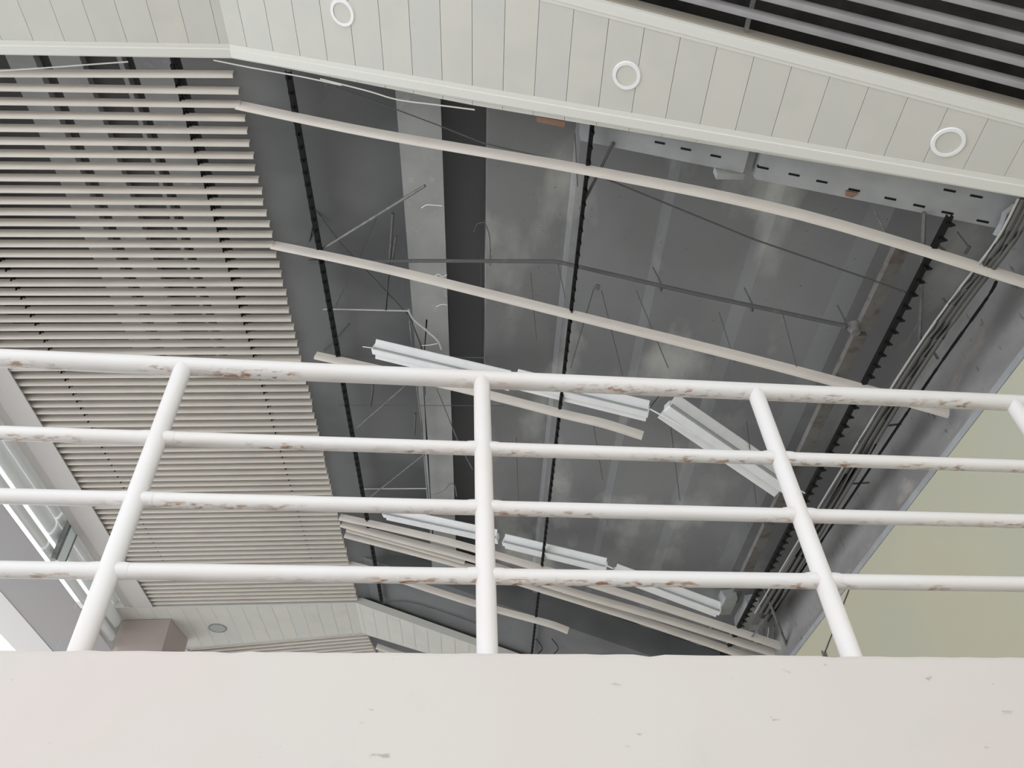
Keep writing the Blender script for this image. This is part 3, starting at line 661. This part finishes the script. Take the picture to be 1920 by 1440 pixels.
# mullions carrying the blades
for s, k, lab in ((-4.45, 7.445, 'bright narrow glazed mullion in front of the sunshade blades'), (-4.66, 8.88, 'grey mullion behind the left railing post')):
    r = empty('mullion', (s, k, 3.9)); tag(r, lab, 'mullion')
    if s > -4.5:
        obj('glass_strip', MB().box((s - .02, k - .065, 4.61), (s + .01, k + .065, 5.06)), 'glass_strip', r)
        obj('flange', MB().box((s - .05, k - .115, 4.61), (s + .0, k - .067, 5.10)), 'galv', r); obj('flange', MB().box((s - .05, k + .067, 4.61), (s + .0, k + .115, 5.08)), 'galv', r)
    else:
        obj('upright', MB().box((s - .03, k - .03, 4.6), (s + .03, k + .03, 5.4)), 'galv', r); obj('cleat', MB().box((s + .03, k - .02, 4.9), (s + .06, k + .02, 4.96)), 'galv', r)
# outermost lower blade against the sky
tag(obj('sunshade_blade', MB().sweep(ell(.10, .03), lin((-6.05, 4.0, 4.62), (-6.05, 9.55, 4.62), 2), side=V((1, 0, 0))), 'white_metal', None, smooth=True), 'grey-white outer blade at the lower left corner against the sky', 'louvre')

# mauve column with a rounded corner
mb = MB(); n = 7; rad = .13; x0, x1, y0_, y1_ = -4.60, -3.93, 9.45, 10.05
ring = [(x0 + rad - rad * math.cos(math.pi / 2 * j / n), y0_ + rad - rad * math.sin(math.pi / 2 * j / n)) for j in range(n + 1)] + [(x1, y0_), (x1 + .06, y1_), (x0, y1_)]
zc0, zc1 = -1.6, 4.994; m_ = len(ring)
mb.add([(x, y, zc0) for x, y in ring] + [(x, y, zc1) for x, y in ring], [(j, (j + 1) % m_, m_ + (j + 1) % m_, m_ + j) for j in range(m_)] + [tuple(range(m_ - 1, -1, -1)), tuple(range(m_, 2 * m_))])
col = obj('column', mb, 'mauve'); tag(col, 'mauve column with a rounded corner reaching the far soffit at lower left', 'column', kind='structure')
# column joint line and wall wire
a, b_ = ons(1592, 1098, 2.93), ons(1540, 1240, 2.90)
tag(obj('wall_wire', MB().tube([(ws(a.y) - .006, a.y, a.z), (ws(b_.y) - .006, b_.y, b_.z)], .004, 6), 'darksteel'), 'thin dark wire running down the yellow wall beside the right post', 'wire')
c = ons(1547, 1228, 2.9); tag(obj('wall_hook', MB().box((ws(c.y) - .03, c.y - .012, c.z - .02), (ws(c.y), c.y + .012, c.z + .02)).box((ws(c.y) - .03, c.y - .012, c.z + .02), (ws(c.y) - .022, c.y + .012, c.z + .035)), 'fawn'), 'tiny brown hook on the yellow wall just above the parapet', 'hook')

# ================================================================== RAILING
rr_ = empty('metal_railing', rp(.03, .86)); tag(rr_, 'white painted pipe railing with rust spots on the parapet wall', 'railing')
def pipe(s0_, z0, s1, z1, r, nm):
    pts = [rp(s0_ + (s1 - s0_) * i / 24, z0 + (z1 - z0) * i / 24) for i in range(25)]
    sec = [(r * math.cos(2 * math.pi * j / 24), r * math.sin(2 * math.pi * j / 24)) for j in range(24)]
    return obj(nm, MB().sweep(sec, pts, side=RN), 'rail_paint', rr_, smooth=True)
pipe(-4.9, 1.83, 5.4, 1.846, .031, 'top_rail')
for z0, z1 in ((1.524, 1.545), (1.303, 1.32), (1.076, 1.098)): pipe(-4.9, z0 - .01, 5.4, z1 + .01, .0222, 'rail')
for s in (-2.9, -1.905, -.933, .036, .998, 1.974, 2.95):
    base = rp(s, .85, -.004); zt = 1.838
    mb = MB(); n = 24; vs = []; lv_ = [(-.01, .0275), (zt - .85 - .02, .0275), (zt - .85 - .006, .0262), (zt - .85 + .004, .021), (zt - .85 + .008, .012)]
    for z, r_ in lv_: vs += [base + RD * (r_ * math.cos(2 * math.pi * j / n)) + RN * (r_ * math.sin(2 * math.pi * j / n)) + V((0, 0, z)) for j in range(n)]
    fs = [(i * n + j, i * n + (j + 1) % n, (i + 1) * n + (j + 1) % n, (i + 1) * n + j) for i in range(len(lv_) - 1) for j in range(n)]
    fs += [tuple(range(n - 1, -1, -1)), tuple((len(lv_) - 1) * n + j for j in range(n))]
    obj('post', MB().add(vs, fs), 'rail_paint', rr_, smooth=True)
    for z in (1.534, 1.311, 1.087):      # weld collars
        zc = z + .02 * (s / 2) * .5
        mb = MB(); vs = []
        for sg, r_ in ((-.050, .0221), (-.036, .0236), (.036, .0236), (.050, .0221)):
            c = rp(s, zc, -.001) + RD * sg
            vs += [c + RN * (r_ * math.cos(2 * math.pi * j / 16)) + V((0, 0, r_ * math.sin(2 * math.pi * j / 16))) for j in range(16)]
        mb.add(vs, [(i * 16 + j, i * 16 + (j + 1) % 16, (i + 1) * 16 + (j + 1) % 16, (i + 1) * 16 + j) for i in range(3) for j in range(16)] + [tuple(range(15, -1, -1)), tuple(48 + j for j in range(16))])
        obj('weld_collar', mb, 'rail_paint', rr_, smooth=True)
